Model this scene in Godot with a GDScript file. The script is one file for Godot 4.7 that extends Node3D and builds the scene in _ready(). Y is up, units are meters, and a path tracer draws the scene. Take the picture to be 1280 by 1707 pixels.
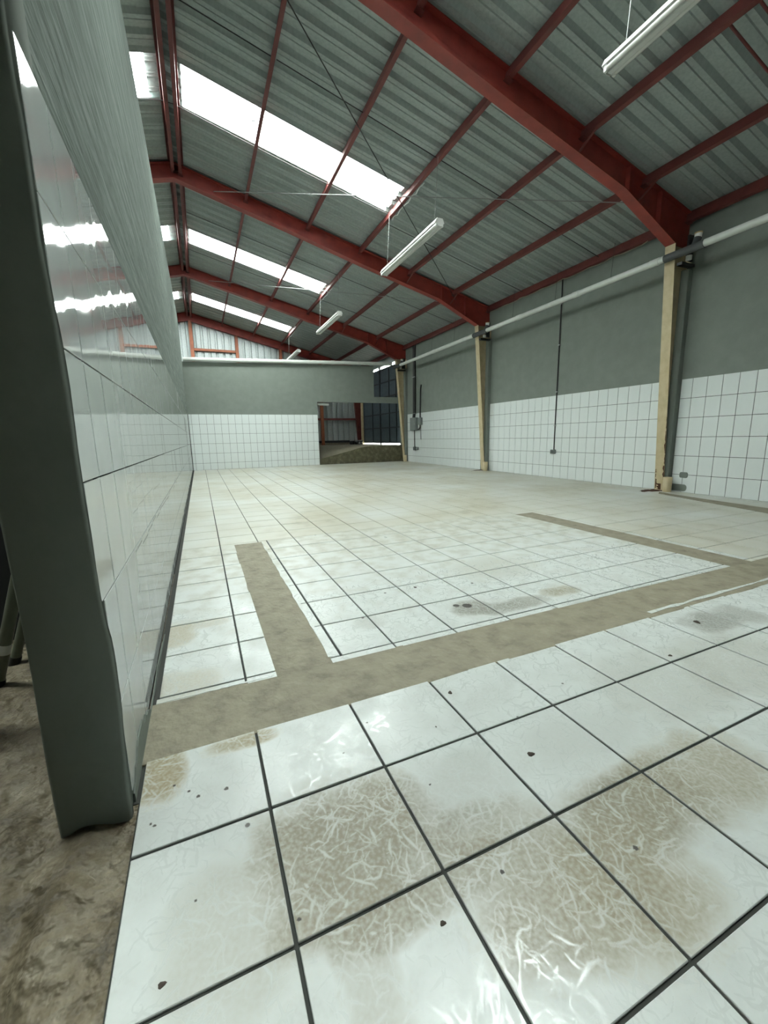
extends Node3D
# An empty tiled hall under a corrugated roof with skylights. x is right, y up; "d" below is depth (d = -z).

const SLOPE := 0.0065          # the tiled floor rises a little towards the far wall
const RIDGE := 5.95            # height of the roof sheets at the ridge
const PITCH := 0.246
const EAVE_X := 7.09           # inner face of the right wall
const LEFT_X := -0.27          # right face of the partition
const BACK_D := 14.15
const GABLE_D := 18.75
const FRAMES := [4.43, 9.2, 13.97, 18.7]
const SKYLIGHTS := [2.58, 7.285, 11.98, 16.62]
const PURLINS := [0.13, 1.23, 2.42, 3.56, 4.76, 5.96, 7.0]

var rng := RandomNumberGenerator.new()
var M := {}
var used_names := {}
var cam_basis := Basis()
var cam_at := Vector3(0, 1.0, 0)

func _ready() -> void:
	rng.seed = 7
	setup_view()
	make_materials()
	build_floor()
	build_wall_left()
	build_wall_right()
	build_wall_back()
	build_far_room()
	build_outer_walls()
	build_ceiling()
	build_frames()
	build_purlins()
	build_rods()
	build_fixtures()
	build_pipes()
	build_electrics()
	build_side_clutter()
	build_floor_bits()

# ------------------------------------------------------------------ view and light
func setup_view() -> void:
	var right := Vector3(0.91468414, -0.01952549, 0.4036975)
	var up := Vector3(0.08974819, 0.9837078, -0.15576977)
	var back := Vector3(-0.3940789, 0.17871126, 0.90153431)
	cam_basis = Basis(right, up, back).orthonormalized()
	var cam := Camera3D.new()
	cam.name = "camera"
	cam.fov = rad_to_deg(2.0 * atan(853.5 / 686.33))
	cam.near = 0.03
	cam.far = 200.0
	cam.transform = Transform3D(cam_basis, cam_at)
	add_child(cam)
	cam.current = true
	var env := Environment.new()
	env.background_mode = Environment.BG_SKY
	var sky := Sky.new()
	var ps := ProceduralSkyMaterial.new()   # bright overcast
	ps.sky_top_color = Color(0.965, 1.0, 0.985)
	ps.sky_horizon_color = Color(0.90, 0.94, 0.93)
	ps.ground_horizon_color = Color(0.55, 0.56, 0.54)
	ps.ground_bottom_color = Color(0.45, 0.45, 0.43)
	ps.sky_energy_multiplier = 6.0
	ps.sun_angle_max = 1.0
	sky.sky_material = ps
	env.sky = sky
	env.tonemap_mode = Environment.TONE_MAPPER_LINEAR
	env.tonemap_exposure = 0.53
	env.sdfgi_enabled = true
	env.ssao_enabled = true
	env.ssil_enabled = true
	var we := WorldEnvironment.new()
	we.name = "surroundings"
	we.environment = env
	add_child(we)

# ------------------------------------------------------------------ helpers: nodes
func V(x: float, y: float, d: float) -> Vector3:
	return Vector3(x, y, -d)

func fy(d: float) -> float:
	return SLOPE * d

func roof_y(x: float) -> float:
	return RIDGE - PITCH * absf(x)

func numbered(called: String) -> String:
	var n: int = used_names.get(called, -1) + 1
	used_names[called] = n
	return called if n == 0 else "%s_%03d" % [called, n]

func thing(called: String, label: String, category: String, at := Vector3.ZERO, group := "") -> Node3D:
	var o := Node3D.new()
	o.name = numbered(called)
	o.position = at
	add_child(o)
	o.set_meta("label", label)
	o.set_meta("category", category)
	if group != "":
		o.set_meta("group", group)
	return o

func setting(called: String, label := "") -> Node3D:
	var o := Node3D.new()
	o.name = numbered(called)
	add_child(o)
	o.set_meta("kind", "structure")
	if label != "":
		o.set_meta("label", label)
	return o

func part(called: String, mesh: Mesh, mat: Material, parent: Node, xf := Transform3D(), label := "") -> MeshInstance3D:
	var o := MeshInstance3D.new()
	o.name = called
	o.mesh = mesh
	o.material_override = mat
	o.transform = xf
	parent.add_child(o, true)
	if label != "":
		o.set_meta("label", label)
	return o

# ------------------------------------------------------------------ helpers: shapes
func mb() -> SurfaceTool:
	var st := SurfaceTool.new()
	st.begin(Mesh.PRIMITIVE_TRIANGLES)
	st.set_smooth_group(-1)
	return st

func done(st: SurfaceTool) -> ArrayMesh:
	st.generate_normals()
	return st.commit()

func poly(st: SurfaceTool, pts: Array, outward: Vector3) -> void:
	# a convex polygon, wound clockwise as seen from outside
	var n := Vector3.ZERO
	for i in pts.size():
		n += (pts[i] as Vector3).cross(pts[(i + 1) % pts.size()])
	var flip := n.dot(outward) > 0.0
	for i in range(1, pts.size() - 1):
		var a: Vector3 = pts[0]
		var b: Vector3 = pts[i]
		var c: Vector3 = pts[i + 1]
		st.add_vertex(a)
		if flip:
			st.add_vertex(c)
			st.add_vertex(b)
		else:
			st.add_vertex(b)
			st.add_vertex(c)

func cbox(st: SurfaceTool, xf: Transform3D, size: Vector3, bevel := 0.0) -> void:
	# a box, chamfered when bevel > 0
	var h := size * 0.5
	var bv := minf(bevel, minf(h.x, minf(h.y, h.z)) * 0.45)
	if bv <= 0.0:
		for ax in 3:
			for s in [-1.0, 1.0]:
				var u := (ax + 1) % 3
				var w := (ax + 2) % 3
				var q := []
				for k in [[-1, -1], [1, -1], [1, 1], [-1, 1]]:
					var p := Vector3.ZERO
					p[ax] = s * h[ax]
					p[u] = k[0] * h[u]
					p[w] = k[1] * h[w]
					q.append(xf * p)
				var nn := Vector3.ZERO
				nn[ax] = s
				poly(st, q, xf.basis * nn)
		return
	for ax in 3:
		for s in [-1.0, 1.0]:
			var u := (ax + 1) % 3
			var w := (ax + 2) % 3
			var q := []
			for k in [[-1, -1], [1, -1], [1, 1], [-1, 1]]:
				var p := Vector3.ZERO
				p[ax] = s * h[ax]
				p[u] = k[0] * (h[u] - bv)
				p[w] = k[1] * (h[w] - bv)
				q.append(xf * p)
			var nn := Vector3.ZERO
			nn[ax] = s
			poly(st, q, xf.basis * nn)
	for ax in 3:
		var u := (ax + 1) % 3
		var w := (ax + 2) % 3
		for su in [-1.0, 1.0]:
			for sw in [-1.0, 1.0]:
				var q := []
				for e in [-1.0, 1.0]:
					var p := Vector3.ZERO
					p[ax] = e * (h[ax] - bv)
					p[u] = su * h[u]
					p[w] = sw * (h[w] - bv)
					q.append(xf * p)
				for e in [1.0, -1.0]:
					var p := Vector3.ZERO
					p[ax] = e * (h[ax] - bv)
					p[u] = su * (h[u] - bv)
					p[w] = sw * h[w]
					q.append(xf * p)
				var nn := Vector3.ZERO
				nn[u] = su
				nn[w] = sw
				poly(st, q, xf.basis * nn)
	for sx in [-1.0, 1.0]:
		for sy in [-1.0, 1.0]:
			for sz in [-1.0, 1.0]:
				var s := Vector3(sx, sy, sz)
				var q := []
				for ax in 3:
					var p := s * (h - Vector3(bv, bv, bv))
					p[ax] = s[ax] * h[ax]
					q.append(xf * p)
				poly(st, q, xf.basis * s)

func box_mesh(size: Vector3, bevel := 0.0) -> ArrayMesh:
	var st := mb()
	cbox(st, Transform3D(), size, bevel)
	return done(st)

func span_box(st: SurfaceTool, x0: float, x1: float, y0: float, y1: float, d0: float, d1: float, bevel := 0.0) -> void:
	cbox(st, Transform3D(Basis(), V((x0 + x1) / 2, (y0 + y1) / 2, (d0 + d1) / 2)), Vector3(absf(x1 - x0), absf(y1 - y0), absf(d1 - d0)), bevel)

func span_mesh(x0: float, x1: float, y0: float, y1: float, d0: float, d1: float, bevel := 0.0) -> ArrayMesh:
	var st := mb()
	span_box(st, x0, x1, y0, y1, d0, d1, bevel)
	return done(st)

func bar(st: SurfaceTool, a: Vector3, b: Vector3, w: float, h: float, up := Vector3.UP, bevel := 0.0) -> void:
	# a bar from a to b, w wide across and h tall along up
	var f := (b - a).normalized()
	var r := f.cross(up).normalized()
	var u := r.cross(f).normalized()
	cbox(st, Transform3D(Basis(r, u, -f), (a + b) * 0.5), Vector3(w, h, a.distance_to(b)), bevel)

func tube(st: SurfaceTool, pts: Array, r: float, sides := 12, caps := true) -> void:
	st.set_smooth_group(0)
	var rings := []
	var u := Vector3.ZERO
	for i in pts.size():
		var p: Vector3 = pts[i]
		var f: Vector3
		if i == 0:
			f = (pts[1] - pts[0]).normalized()
		elif i == pts.size() - 1:
			f = (pts[i] - pts[i - 1]).normalized()
		else:
			f = ((pts[i + 1] - p).normalized() + (p - pts[i - 1]).normalized()).normalized()
		if i == 0:
			u = f.cross(Vector3(0.31, 0.93, 0.17)).normalized()
		u = (u - f * u.dot(f)).normalized()
		var w := f.cross(u)
		var ring := []
		for k in sides:
			var a := TAU * k / sides
			ring.append(p + (u * cos(a) + w * sin(a)) * r)
		rings.append(ring)
	for i in range(pts.size() - 1):
		var mid: Vector3 = (pts[i] + pts[i + 1]) * 0.5
		for k in sides:
			var k2 := (k + 1) % sides
			var q := [rings[i][k], rings[i][k2], rings[i + 1][k2], rings[i + 1][k]]
			poly(st, q, (q[0] + q[1] + q[2] + q[3]) * 0.25 - mid)
	if caps:
		st.set_smooth_group(-1)
		poly(st, rings[0], pts[0] - pts[1])
		poly(st, rings[-1], pts[-1] - pts[-2])
	st.set_smooth_group(-1)

func tube_mesh(pts: Array, r: float, sides := 12) -> ArrayMesh:
	var st := mb()
	tube(st, pts, r, sides)
	return done(st)

func lathe(profile: Array, sides := 20) -> ArrayMesh:
	# profile: Vector2(radius, height), from the bottom up; turned about y
	var st := mb()
	st.set_smooth_group(0)
	for i in range(profile.size() - 1):
		for k in sides:
			var a := TAU * k / sides
			var b := TAU * (k + 1) / sides
			var p: Vector2 = profile[i]
			var q: Vector2 = profile[i + 1]
			var pts := [Vector3(p.x * cos(a), p.y, p.x * sin(a)), Vector3(p.x * cos(b), p.y, p.x * sin(b)), Vector3(q.x * cos(b), q.y, q.x * sin(b)), Vector3(q.x * cos(a), q.y, q.x * sin(a))]
			var mid := (a + b) / 2
			var n := Vector3(cos(mid) * (q.y - p.y), -(q.x - p.x), sin(mid) * (q.y - p.y))
			if p.x < 1e-5:
				poly(st, [pts[0], pts[2], pts[3]], n)
			elif q.x < 1e-5:
				poly(st, [pts[0], pts[1], pts[2]], n)
			else:
				poly(st, pts, n)
	return done(st)

func plate(outline: Array, thick: Vector3) -> ArrayMesh:
	# a flat outline (Vector3s in one plane, may be concave) given the thickness vector
	var st := mb()
	var n := thick.normalized()
	var u := n.cross(Vector3(0.123, 0.877, 0.432)).normalized()
	var w := n.cross(u)
	var flat := PackedVector2Array()
	for p in outline:
		flat.append(Vector2(p.dot(u), p.dot(w)))
	var tri := Geometry2D.triangulate_polygon(flat)
	for i in range(0, tri.size(), 3):
		var q := [outline[tri[i]], outline[tri[i + 1]], outline[tri[i + 2]]]
		poly(st, [q[0] + thick, q[1] + thick, q[2] + thick], n)
		poly(st, q, -n)
	var turn := 1.0 if not Geometry2D.is_polygon_clockwise(flat) else -1.0
	for i in outline.size():
		var a: Vector3 = outline[i]
		var b: Vector3 = outline[(i + 1) % outline.size()]
		poly(st, [a, b, b + thick, a + thick], (b - a).cross(n) * turn * (1.0 if u.cross(w).dot(n) > 0 else -1.0))
	return done(st)

# ------------------------------------------------------------------ materials
func noise(freq: float, s: int, kind := FastNoiseLite.TYPE_SIMPLEX_SMOOTH, oct := 4) -> FastNoiseLite:
	var n := FastNoiseLite.new()
	n.seed = s
	n.frequency = freq
	n.noise_type = kind
	n.fractal_octaves = oct
	return n

func ramp_tex(n: FastNoiseLite, stops: Array, size := 512) -> NoiseTexture2D:
	var t := NoiseTexture2D.new()
	t.width = size
	t.height = size
	t.seamless = true
	t.noise = n
	var g := Gradient.new()
	var offs := PackedFloat32Array()
	var cols := PackedColorArray()
	for s in stops:
		offs.append(s[0])
		cols.append(s[1])
	g.offsets = offs
	g.colors = cols
	t.color_ramp = g
	return t

func bump_tex(n: FastNoiseLite, strength: float, size := 512) -> NoiseTexture2D:
	var t := NoiseTexture2D.new()
	t.width = size
	t.height = size
	t.seamless = true
	t.noise = n
	t.as_normal_map = true
	t.bump_strength = strength
	return t

func mat(called: String, c: Color, rough: float, metal := 0.0) -> StandardMaterial3D:
	var m := StandardMaterial3D.new()
	m.resource_name = called
	m.albedo_color = c
	m.roughness = rough
	m.metallic = metal
	M[called] = m
	return m

func worn(called: String, stops: Array, rough: float, scale: Vector3, freq := 0.012, s := 1, bump := 0.0, metal := 0.0) -> StandardMaterial3D:
	# a material whose colour wanders between the given stops, mapped in the world's metres
	var m := mat(called, Color.WHITE, rough, metal)
	m.albedo_texture = ramp_tex(noise(freq, s), stops)
	m.uv1_triplanar = true
	m.uv1_world_triplanar = true
	m.uv1_scale = scale
	if bump > 0.0:
		m.normal_enabled = true
		m.normal_texture = bump_tex(noise(freq * 2.5, s + 50), 6.0)
		m.normal_scale = bump
	return m

func c8(r: int, g: int, b: int) -> Color:
	return Color8(r, g, b)

func make_materials() -> void:
	worn("paint_grey", [[0.0, c8(117, 124, 117)], [0.5, c8(121, 128, 121)], [1.0, c8(125, 132, 125)]], 0.9, Vector3(0.5, 0.5, 0.5), 0.012, 3, 0.1)
	M.paint_grey.metallic_specular = 0.3
	# trowelled plaster on the partition, with long level strokes
	worn("paint_stroke", [[0.0, c8(90, 98, 92)], [0.45, c8(104, 112, 106)], [0.7, c8(111, 119, 113)], [1.0, c8(126, 134, 128)]], 1.0, Vector3(0.3, 1.6, 0.1), 0.02, 5, 0.4)
	M.paint_stroke.metallic_specular = 0.12
	var wt := mat("wall_tile", c8(226, 232, 230), 0.05)
	wt.clearcoat_enabled = true
	wt.clearcoat = 1.0
	wt.clearcoat_roughness = 0.02
	wt.normal_enabled = true
	wt.normal_texture = bump_tex(noise(0.008, 21, FastNoiseLite.TYPE_SIMPLEX_SMOOTH, 2), 3.0)
	wt.normal_scale = 0.24
	wt.uv1_triplanar = true
	wt.uv1_world_triplanar = true
	wt.uv1_scale = Vector3(0.9, 0.9, 0.9)
	mat("grout_wall", c8(34, 38, 37), 0.9)
	mat("grout_floor", c8(58, 60, 56), 0.9)
	worn("cement", [[0.0, c8(112, 106, 89)], [0.3, c8(129, 123, 105)], [0.5, c8(138, 132, 113)], [0.7, c8(142, 136, 116)], [1.0, c8(154, 147, 127)]], 0.7, Vector3(0.9, 0.9, 0.9), 0.016, 9, 0.45)
	M.cement.albedo_texture.noise.fractal_octaves = 7
	M.cement.albedo_texture.noise.fractal_gain = 0.55
	M.cement.albedo_texture.noise.domain_warp_enabled = true
	worn("rough_concrete", [[0.0, c8(44, 38, 27)], [0.3, c8(82, 73, 54)], [0.5, c8(106, 96, 75)], [0.7, c8(118, 110, 90)], [1.0, c8(160, 151, 130)]], 0.6, Vector3(0.75, 0.75, 0.75), 0.013, 11, 1.6)
	M.rough_concrete.albedo_texture.noise.fractal_octaves = 7
	M.rough_concrete.albedo_texture.noise.fractal_gain = 0.66
	M.rough_concrete.albedo_texture.noise.domain_warp_enabled = true
	M.rough_concrete.albedo_texture.noise.domain_warp_amplitude = 40.0
	M.rough_concrete.normal_texture.noise.fractal_octaves = 6
	worn("mossy_concrete", [[0.0, c8(76, 74, 56)], [0.5, c8(90, 87, 67)], [0.8, c8(104, 100, 78)], [1.0, c8(140, 136, 114)]], 0.9, Vector3(0.7, 0.7, 0.7), 0.014, 12, 0.7)
	worn("zinc", [[0.0, c8(150, 160, 158)], [0.5, c8(164, 174, 171)], [1.0, c8(176, 185, 182)]], 0.45, Vector3(1.2, 1.2, 1.2), 0.03, 13, 0.0, 0.15)
	worn("zinc_wall", [[0.0, c8(150, 158, 158)], [0.5, c8(166, 173, 172)], [1.0, c8(182, 188, 186)]], 0.4, Vector3(1.2, 1.2, 1.2), 0.03, 14, 0.0, 0.3)
	worn("red_oxide", [[0.0, c8(116, 42, 36)], [0.5, c8(130, 48, 40)], [1.0, c8(144, 58, 47)]], 0.5, Vector3(0.6, 0.6, 0.6), 0.012, 15, 0.1)
	worn("purlin_red", [[0.0, c8(84, 36, 34)], [0.5, c8(96, 42, 39)], [1.0, c8(108, 50, 45)]], 0.6, Vector3(0.6, 0.6, 0.6), 0.012, 24)
	worn("orange_oxide", [[0.0, c8(126, 70, 46)], [1.0, c8(152, 90, 60)]], 0.6, Vector3(0.8, 0.8, 0.8), 0.012, 16)
	worn("cream", [[0.0, c8(178, 162, 126)], [0.5, c8(192, 177, 142)], [1.0, c8(202, 188, 156)]], 0.5, Vector3(0.8, 0.8, 0.8), 0.012, 17, 0.1)
	worn("rust", [[0.0, c8(38, 22, 14)], [0.5, c8(70, 42, 27)], [1.0, c8(104, 66, 42)]], 0.95, Vector3(3, 3, 3), 0.03, 18, 0.6)
	worn("pvc", [[0.0, c8(206, 210, 204)], [1.0, c8(222, 226, 220)]], 0.35, Vector3(0.7, 0.7, 0.7), 0.012, 19)
	mat("dark_sleeve", c8(66, 70, 70), 0.6)
	mat("black_conduit", c8(24, 25, 25), 0.45)
	mat("box_grey", c8(120, 126, 124), 0.5)
	mat("white_enamel", c8(232, 234, 230), 0.3)
	var gl := mat("lamp_glass", c8(226, 228, 222), 0.15)
	gl.clearcoat_enabled = true
	mat("socket_metal", c8(150, 152, 150), 0.35, 0.6)
	mat("wire", c8(150, 152, 150), 0.5, 0.4)
	mat("dark_rod", c8(60, 58, 58), 0.6, 0.3)
	worn("gate_black", [[0.0, c8(62, 74, 80)], [1.0, c8(74, 87, 93)]], 0.55, Vector3(0.7, 0.7, 0.7), 0.012, 20)
	mat("gate_bar", c8(20, 24, 27), 0.5)
	var sp := mat("skylight_pane", Color(1.0, 1.0, 1.0, 0.1), 0.15)
	sp.transparency = BaseMaterial3D.TRANSPARENCY_ALPHA
	sp.cull_mode = BaseMaterial3D.CULL_DISABLED
	worn("tube_green", [[0.0, c8(92, 98, 84)], [1.0, c8(112, 117, 102)]], 0.4, Vector3(1, 1, 1), 0.012, 22)
	mat("black_plastic", c8(22, 24, 24), 0.4)
	mat("stone", c8(70, 62, 54), 0.9)
	worn("outside_ground", [[0.0, c8(170, 168, 160)], [1.0, c8(190, 188, 180)]], 0.9, Vector3(0.4, 0.4, 0.4), 0.012, 23)
	mat("brass", c8(190, 170, 120), 0.35, 0.5)
	make_floor_tile_materials()

func soft(a: float, b: float, x: float) -> float:
	var t := clampf((x - a) / (b - a), 0.0, 1.0)
	return t * t * (3.0 - 2.0 * t)

func make_floor_tile_materials() -> void:
	# near floor: 4.2 m by 4.0 m of worn glazed tile with ground-in dirt where the photograph has it
	var w := 1792
	var h := 1707
	var lx := 4.2
	var ld := 4.0
	var blotch := noise(0.012, 31).get_image(w, h).get_data()
	# white crackle: short wandering strokes that branch, as left where the worn glaze is whole
	var crackle := PackedByteArray()
	crackle.resize(w * h)
	var sr := RandomNumberGenerator.new()
	sr.seed = 77
	var starts := []
	for n in 15000:
		var px := sr.randf() * w
		var py := sr.randf_range(0.42, 1.0) * h
		var dir := sr.randf() * TAU
		if starts.size() > 200 and sr.randf() < 0.3:
			var p: Vector3 = starts[sr.randi() % starts.size()]
			px = p.x
			py = p.y
			dir = p.z + (1.0 if sr.randf() < 0.5 else -1.0) * sr.randf_range(0.5, 1.2)
		var steps := int(sr.randf_range(5, 30))
		var thick := sr.randf_range(0.4, 0.85) if sr.randf() < 0.82 else sr.randf_range(0.85, 1.7)
		var turn := 0.0
		for k in steps:
			turn = sr.randf_range(-0.9, 0.9) if sr.randf() < 0.14 else sr.randf_range(-0.1, 0.1)
			dir += turn
			px += cos(dir) * 1.25
			py += sin(dir) * 1.25
			var rad := thick * (1.0 - 0.75 * absf(2.0 * k / steps - 0.9))
			var x0 := int(px - rad)
			var y0 := int(py - rad)
			for yy in range(y0, int(py + rad) + 2):
				if yy < 0 or yy >= h:
					continue
				for xx in range(x0, int(px + rad) + 2):
					if xx < 0 or xx >= w:
						continue
					var e := clampf(rad + 0.6 - Vector2(xx - px, yy - py).length(), 0.0, 1.0) * 255.0
					if e > crackle[yy * w + xx]:
						crackle[yy * w + xx] = int(e)
			if k == steps / 2 and py > 0 and py < h:
				starts.append(Vector3(px, py, dir))
	var grain := noise(0.16, 34).get_image(w, h).get_data()
	# blots of dirt: x, d, half-width, half-depth, strength, brown (1) or grey (0)
	var blots := [
		[0.27, 0.83, 0.19, 0.18, 1.0, 0.5], [0.36, 0.66, 0.18, 0.06, 0.7, 0.5], [0.56, 0.73, 0.16, 0.06, 0.6, 0.5], [0.98, 0.60, 0.19, 0.11, 1.0, 0.5],
		[0.66, 0.55, 0.2, 0.13, 0.75, 0.6], [0.80, 0.47, 0.16, 0.12, 0.7, 0.8], [1.28, 0.60, 0.2, 0.12, 0.65, 0.7], [0.60, 0.86, 0.14, 0.1, 0.25, 0.1], [1.10, 0.86, 0.22, 0.1, 0.18, 0.1],
		[1.36, 1.87, 0.11, 0.09, 0.95, 0.1], [1.52, 1.80, 0.13, 0.07, 0.85, 0.1], [1.70, 1.80, 0.14, 0.06, 0.75, 0.15], [2.02, 1.84, 0.12, 0.06, 0.9, 0.6], [2.39, 1.18, 0.15, 0.09, 0.8, 0.0],
		[2.62, 1.16, 0.1, 0.1, 0.6, 0.0], [-0.2, 1.27, 0.06, 0.1, 0.95, 1.0], [0.04, 1.31, 0.1, 0.03, 0.9, 1.0], [-0.2, 2.25, 0.08, 0.12, 0.6, 1.0], [-0.05, 2.33, 0.1, 0.05, 0.4, 0.9],
		[-0.16, 1.75, 0.14, 0.1, 0.4, 0.9], [0.2, 0.6, 0.05, 0.2, 0.35, 0.5], [1.95, 2.4, 0.3, 0.2, 0.25, 0.5], [-0.02, 0.76, 0.12, 0.14, 0.3, 0.6], [0.08, 0.85, 0.06, 0.15, 0.4, 0.6], [0.75, 1.95, 0.08, 0.06, 0.3, 0.1], [1.6, 0.95, 0.25, 0.2, 0.25, 0.3], [2.1, 0.9, 0.3, 0.2, 0.3, 0.4]]
	# small dark marks: x, d, radius
	var marks := [[-0.095, 1.14, 0.005], [-0.02, 1.134, 0.006], [0.024, 0.99, 0.006], [1.296, 1.933, 0.019], [1.353, 1.905, 0.028], [-0.12, 1.17, 0.004], [-0.16, 1.21, 0.004], [-0.2, 1.09, 0.004], [-0.21, 1.1, 0.003], [0.10, 0.72, 0.004], [0.52, 0.9, 0.003], [0.66, 1.1, 0.003], [0.95, 1.02, 0.004], [0.33, 1.12, 0.003], [0.45, 1.22, 0.003], [-0.1, 0.85, 0.003], [0.55, 0.62, 0.005], [0.88, 0.53, 0.006], [1.25, 1.1, 0.004], [1.0, 2.3, 0.008], [1.6, 2.2, 0.009], [0.74, 2.02, 0.008]]
	var dirt := PackedFloat32Array()
	dirt.resize(w * h)
	var brown := PackedFloat32Array()
	brown.resize(w * h)
	var kx := w / lx
	var kd := h / ld
	# texture column = (x + 0.3) * kx ; row from z = -d : row = (4.2 - d) * kd
	for b in blots:
		var c0 := maxi(0, int((b[0] - b[2] * 1.5 + 0.3) * kx))
		var c1 := mini(w - 1, int((b[0] + b[2] * 1.5 + 0.3) * kx))
		var r0 := maxi(0, int((4.2 - b[1] - b[3] * 1.5) * kd))
		var r1 := mini(h - 1, int((4.2 - b[1] + b[3] * 1.5) * kd))
		for r in range(r0, r1 + 1):
			var dy: float = (4.2 - r / kd - b[1]) / b[3]
			for c in range(c0, c1 + 1):
				var dx: float = (c / kx - 0.3 - b[0]) / b[2]
				var i := r * w + c
				var q := pow(absf(dx), 2.6) + pow(absf(dy), 2.6)
				var e: float = b[4] * soft(2.4, 0.0, q + (blotch[i] - 128) * 0.006)
				var was := dirt[i]
				dirt[i] = 1.0 - (1.0 - was) * (1.0 - e)
				if e > 0.0:
					brown[i] = (brown[i] * was + b[5] * e) / (was + e)
	for b in marks:
		var rr: float = b[2]
		for r in range(maxi(0, int((4.2 - b[1] - rr) * kd)), mini(h - 1, int((4.2 - b[1] + rr) * kd)) + 1):
			for c in range(maxi(0, int((b[0] - rr + 0.3) * kx)), mini(w - 1, int((b[0] + rr + 0.3) * kx)) + 1):
				var dx: float = c / kx - 0.3 - b[0]
				var dy: float = 4.2 - r / kd - b[1]
				if dx * dx + dy * dy < rr * rr:
					dirt[r * w + c] = 3.0
	var col := PackedByteArray()
	col.resize(w * h * 3)
	var rou := PackedByteArray()
	rou.resize(w * h)
	for i in w * h:
		var n := blotch[i] / 255.0
		var g := grain[i] / 255.0
		var v := crackle[i] / 255.0
		var m := dirt[i]
		var base_r := 206.0 + 8.0 * (g - 0.5)
		var base_g := 211.0 + 8.0 * (g - 0.5)
		var base_b := 207.0 + 8.0 * (g - 0.5)
		var dd := 4.2 - int(i / w) / kd
		var drift := soft(2.0, 4.2, dd + (n - 0.5) * 1.5) * (0.45 + 0.3 * (n - 0.5)) * (0.8 + 0.4 * g)   # dust lying beyond the cement strips
		var film := soft(0.3, 0.9, n) * 0.15 * (0.4 + 1.2 * g)   # thin film in the duller blotches
		var k := 0.0
		if m > 2.0:
			k = 1.0
			base_r = 62.0
			base_g = 58.0
			base_b = 52.0
		else:
			k = clampf(maxf(m * 0.95, film) * (1.0 - 0.8 * v) * (0.5 + 0.85 * g), 0.0, 1.0)
			var br := brown[i]
			base_r = lerpf(base_r, 178.0, drift)
			base_g = lerpf(base_g, 173.0, drift)
			base_b = lerpf(base_b, 152.0, drift)
			base_r = lerpf(base_r, 132.0 + 18.0 * br, k)
			base_g = lerpf(base_g, 132.0 + 6.0 * br, k)
			base_b = lerpf(base_b, 124.0 - 16.0 * br, k)
		col[i * 3] = int(clampf(base_r, 0, 255))
		col[i * 3 + 1] = int(clampf(base_g, 0, 255))
		col[i * 3 + 2] = int(clampf(base_b, 0, 255))
		var ro := 0.36 + 0.2 * (n - 0.5) + 0.2 * k - 0.24 * v
		rou[i] = int(clampf(ro, 0.1, 0.8) * 255)
	var a := mat("floor_tile_near", Color.WHITE, 1.0)
	a.albedo_texture = ImageTexture.create_from_image(Image.create_from_data(w, h, false, Image.FORMAT_RGB8, col))
	a.roughness_texture = ImageTexture.create_from_image(Image.create_from_data(w, h, false, Image.FORMAT_L8, rou))
	a.roughness_texture_channel = BaseMaterial3D.TEXTURE_CHANNEL_RED
	a.uv1_triplanar = true
	a.uv1_world_triplanar = true
	a.uv1_scale = Vector3(1.0 / lx, 1.0, 1.0 / ld)
	a.uv1_offset = Vector3(0.3 / lx, 0.0, 4.2 / ld)
	# the rest of the floor: the same tile with a dusty beige film in drifts
	var w2 := 900
	var h2 := 1500
	var n1 := noise(0.006, 41, FastNoiseLite.TYPE_SIMPLEX_SMOOTH, 5).get_image(w2, h2).get_data()
	var n2 := noise(0.03, 42, FastNoiseLite.TYPE_SIMPLEX_SMOOTH, 4).get_image(w2, h2).get_data()
	var col2 := PackedByteArray()
	col2.resize(w2 * h2 * 3)
	for r in h2:
		for c in w2:
			var i := r * w2 + c
			var n := n1[i] / 255.0
			var g := n2[i] / 255.0
			var film := clampf(0.45 + (n - 0.5) * 1.1, 0.0, 1.0) * (0.7 + 0.5 * g)
			var spot := soft(0.6, 0.95, g) * soft(0.5, 0.8, n) * 0.35
			col2[i * 3] = int(clampf(lerpf(208.0, 178.0, film) - 55.0 * spot, 0, 255))
			col2[i * 3 + 1] = int(clampf(lerpf(211.0, 173.0, film) - 56.0 * spot, 0, 255))
			col2[i * 3 + 2] = int(clampf(lerpf(205.0, 152.0, film) - 55.0 * spot, 0, 255))
	var f := mat("floor_tile_far", Color.WHITE, 0.3)
	f.albedo_texture = ImageTexture.create_from_image(Image.create_from_data(w2, h2, false, Image.FORMAT_RGB8, col2))
	f.uv1_triplanar = true
	f.uv1_world_triplanar = true
	f.uv1_scale = Vector3(1.0 / 9.0, 1.0, 1.0 / 15.0)
	f.uv1_offset = Vector3(0.05, 0.0, 0.02)

# ------------------------------------------------------------------ floor
func screen_area(pts: Array) -> float:
	# how large a piece shows in the photograph, to choose which pieces are built singly
	var inv := Transform3D(cam_basis, cam_at).affine_inverse()
	var q := PackedVector2Array()
	for p in pts:
		var c: Vector3 = inv * (p as Vector3)
		if c.z > -0.05:
			return 0.0
		q.append(Vector2(640.0 + 686.33 * c.x / -c.z, 853.5 - 686.33 * c.y / -c.z))
	var inside := false
	for p in q:
		if p.x > -60 and p.x < 1340 and p.y > -60 and p.y < 1767:
			inside = true
	if not inside:
		return 0.0
	var s := 0.0
	for i in q.size():
		s += q[i].cross(q[(i + 1) % q.size()])
	return absf(s) * 0.5

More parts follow.
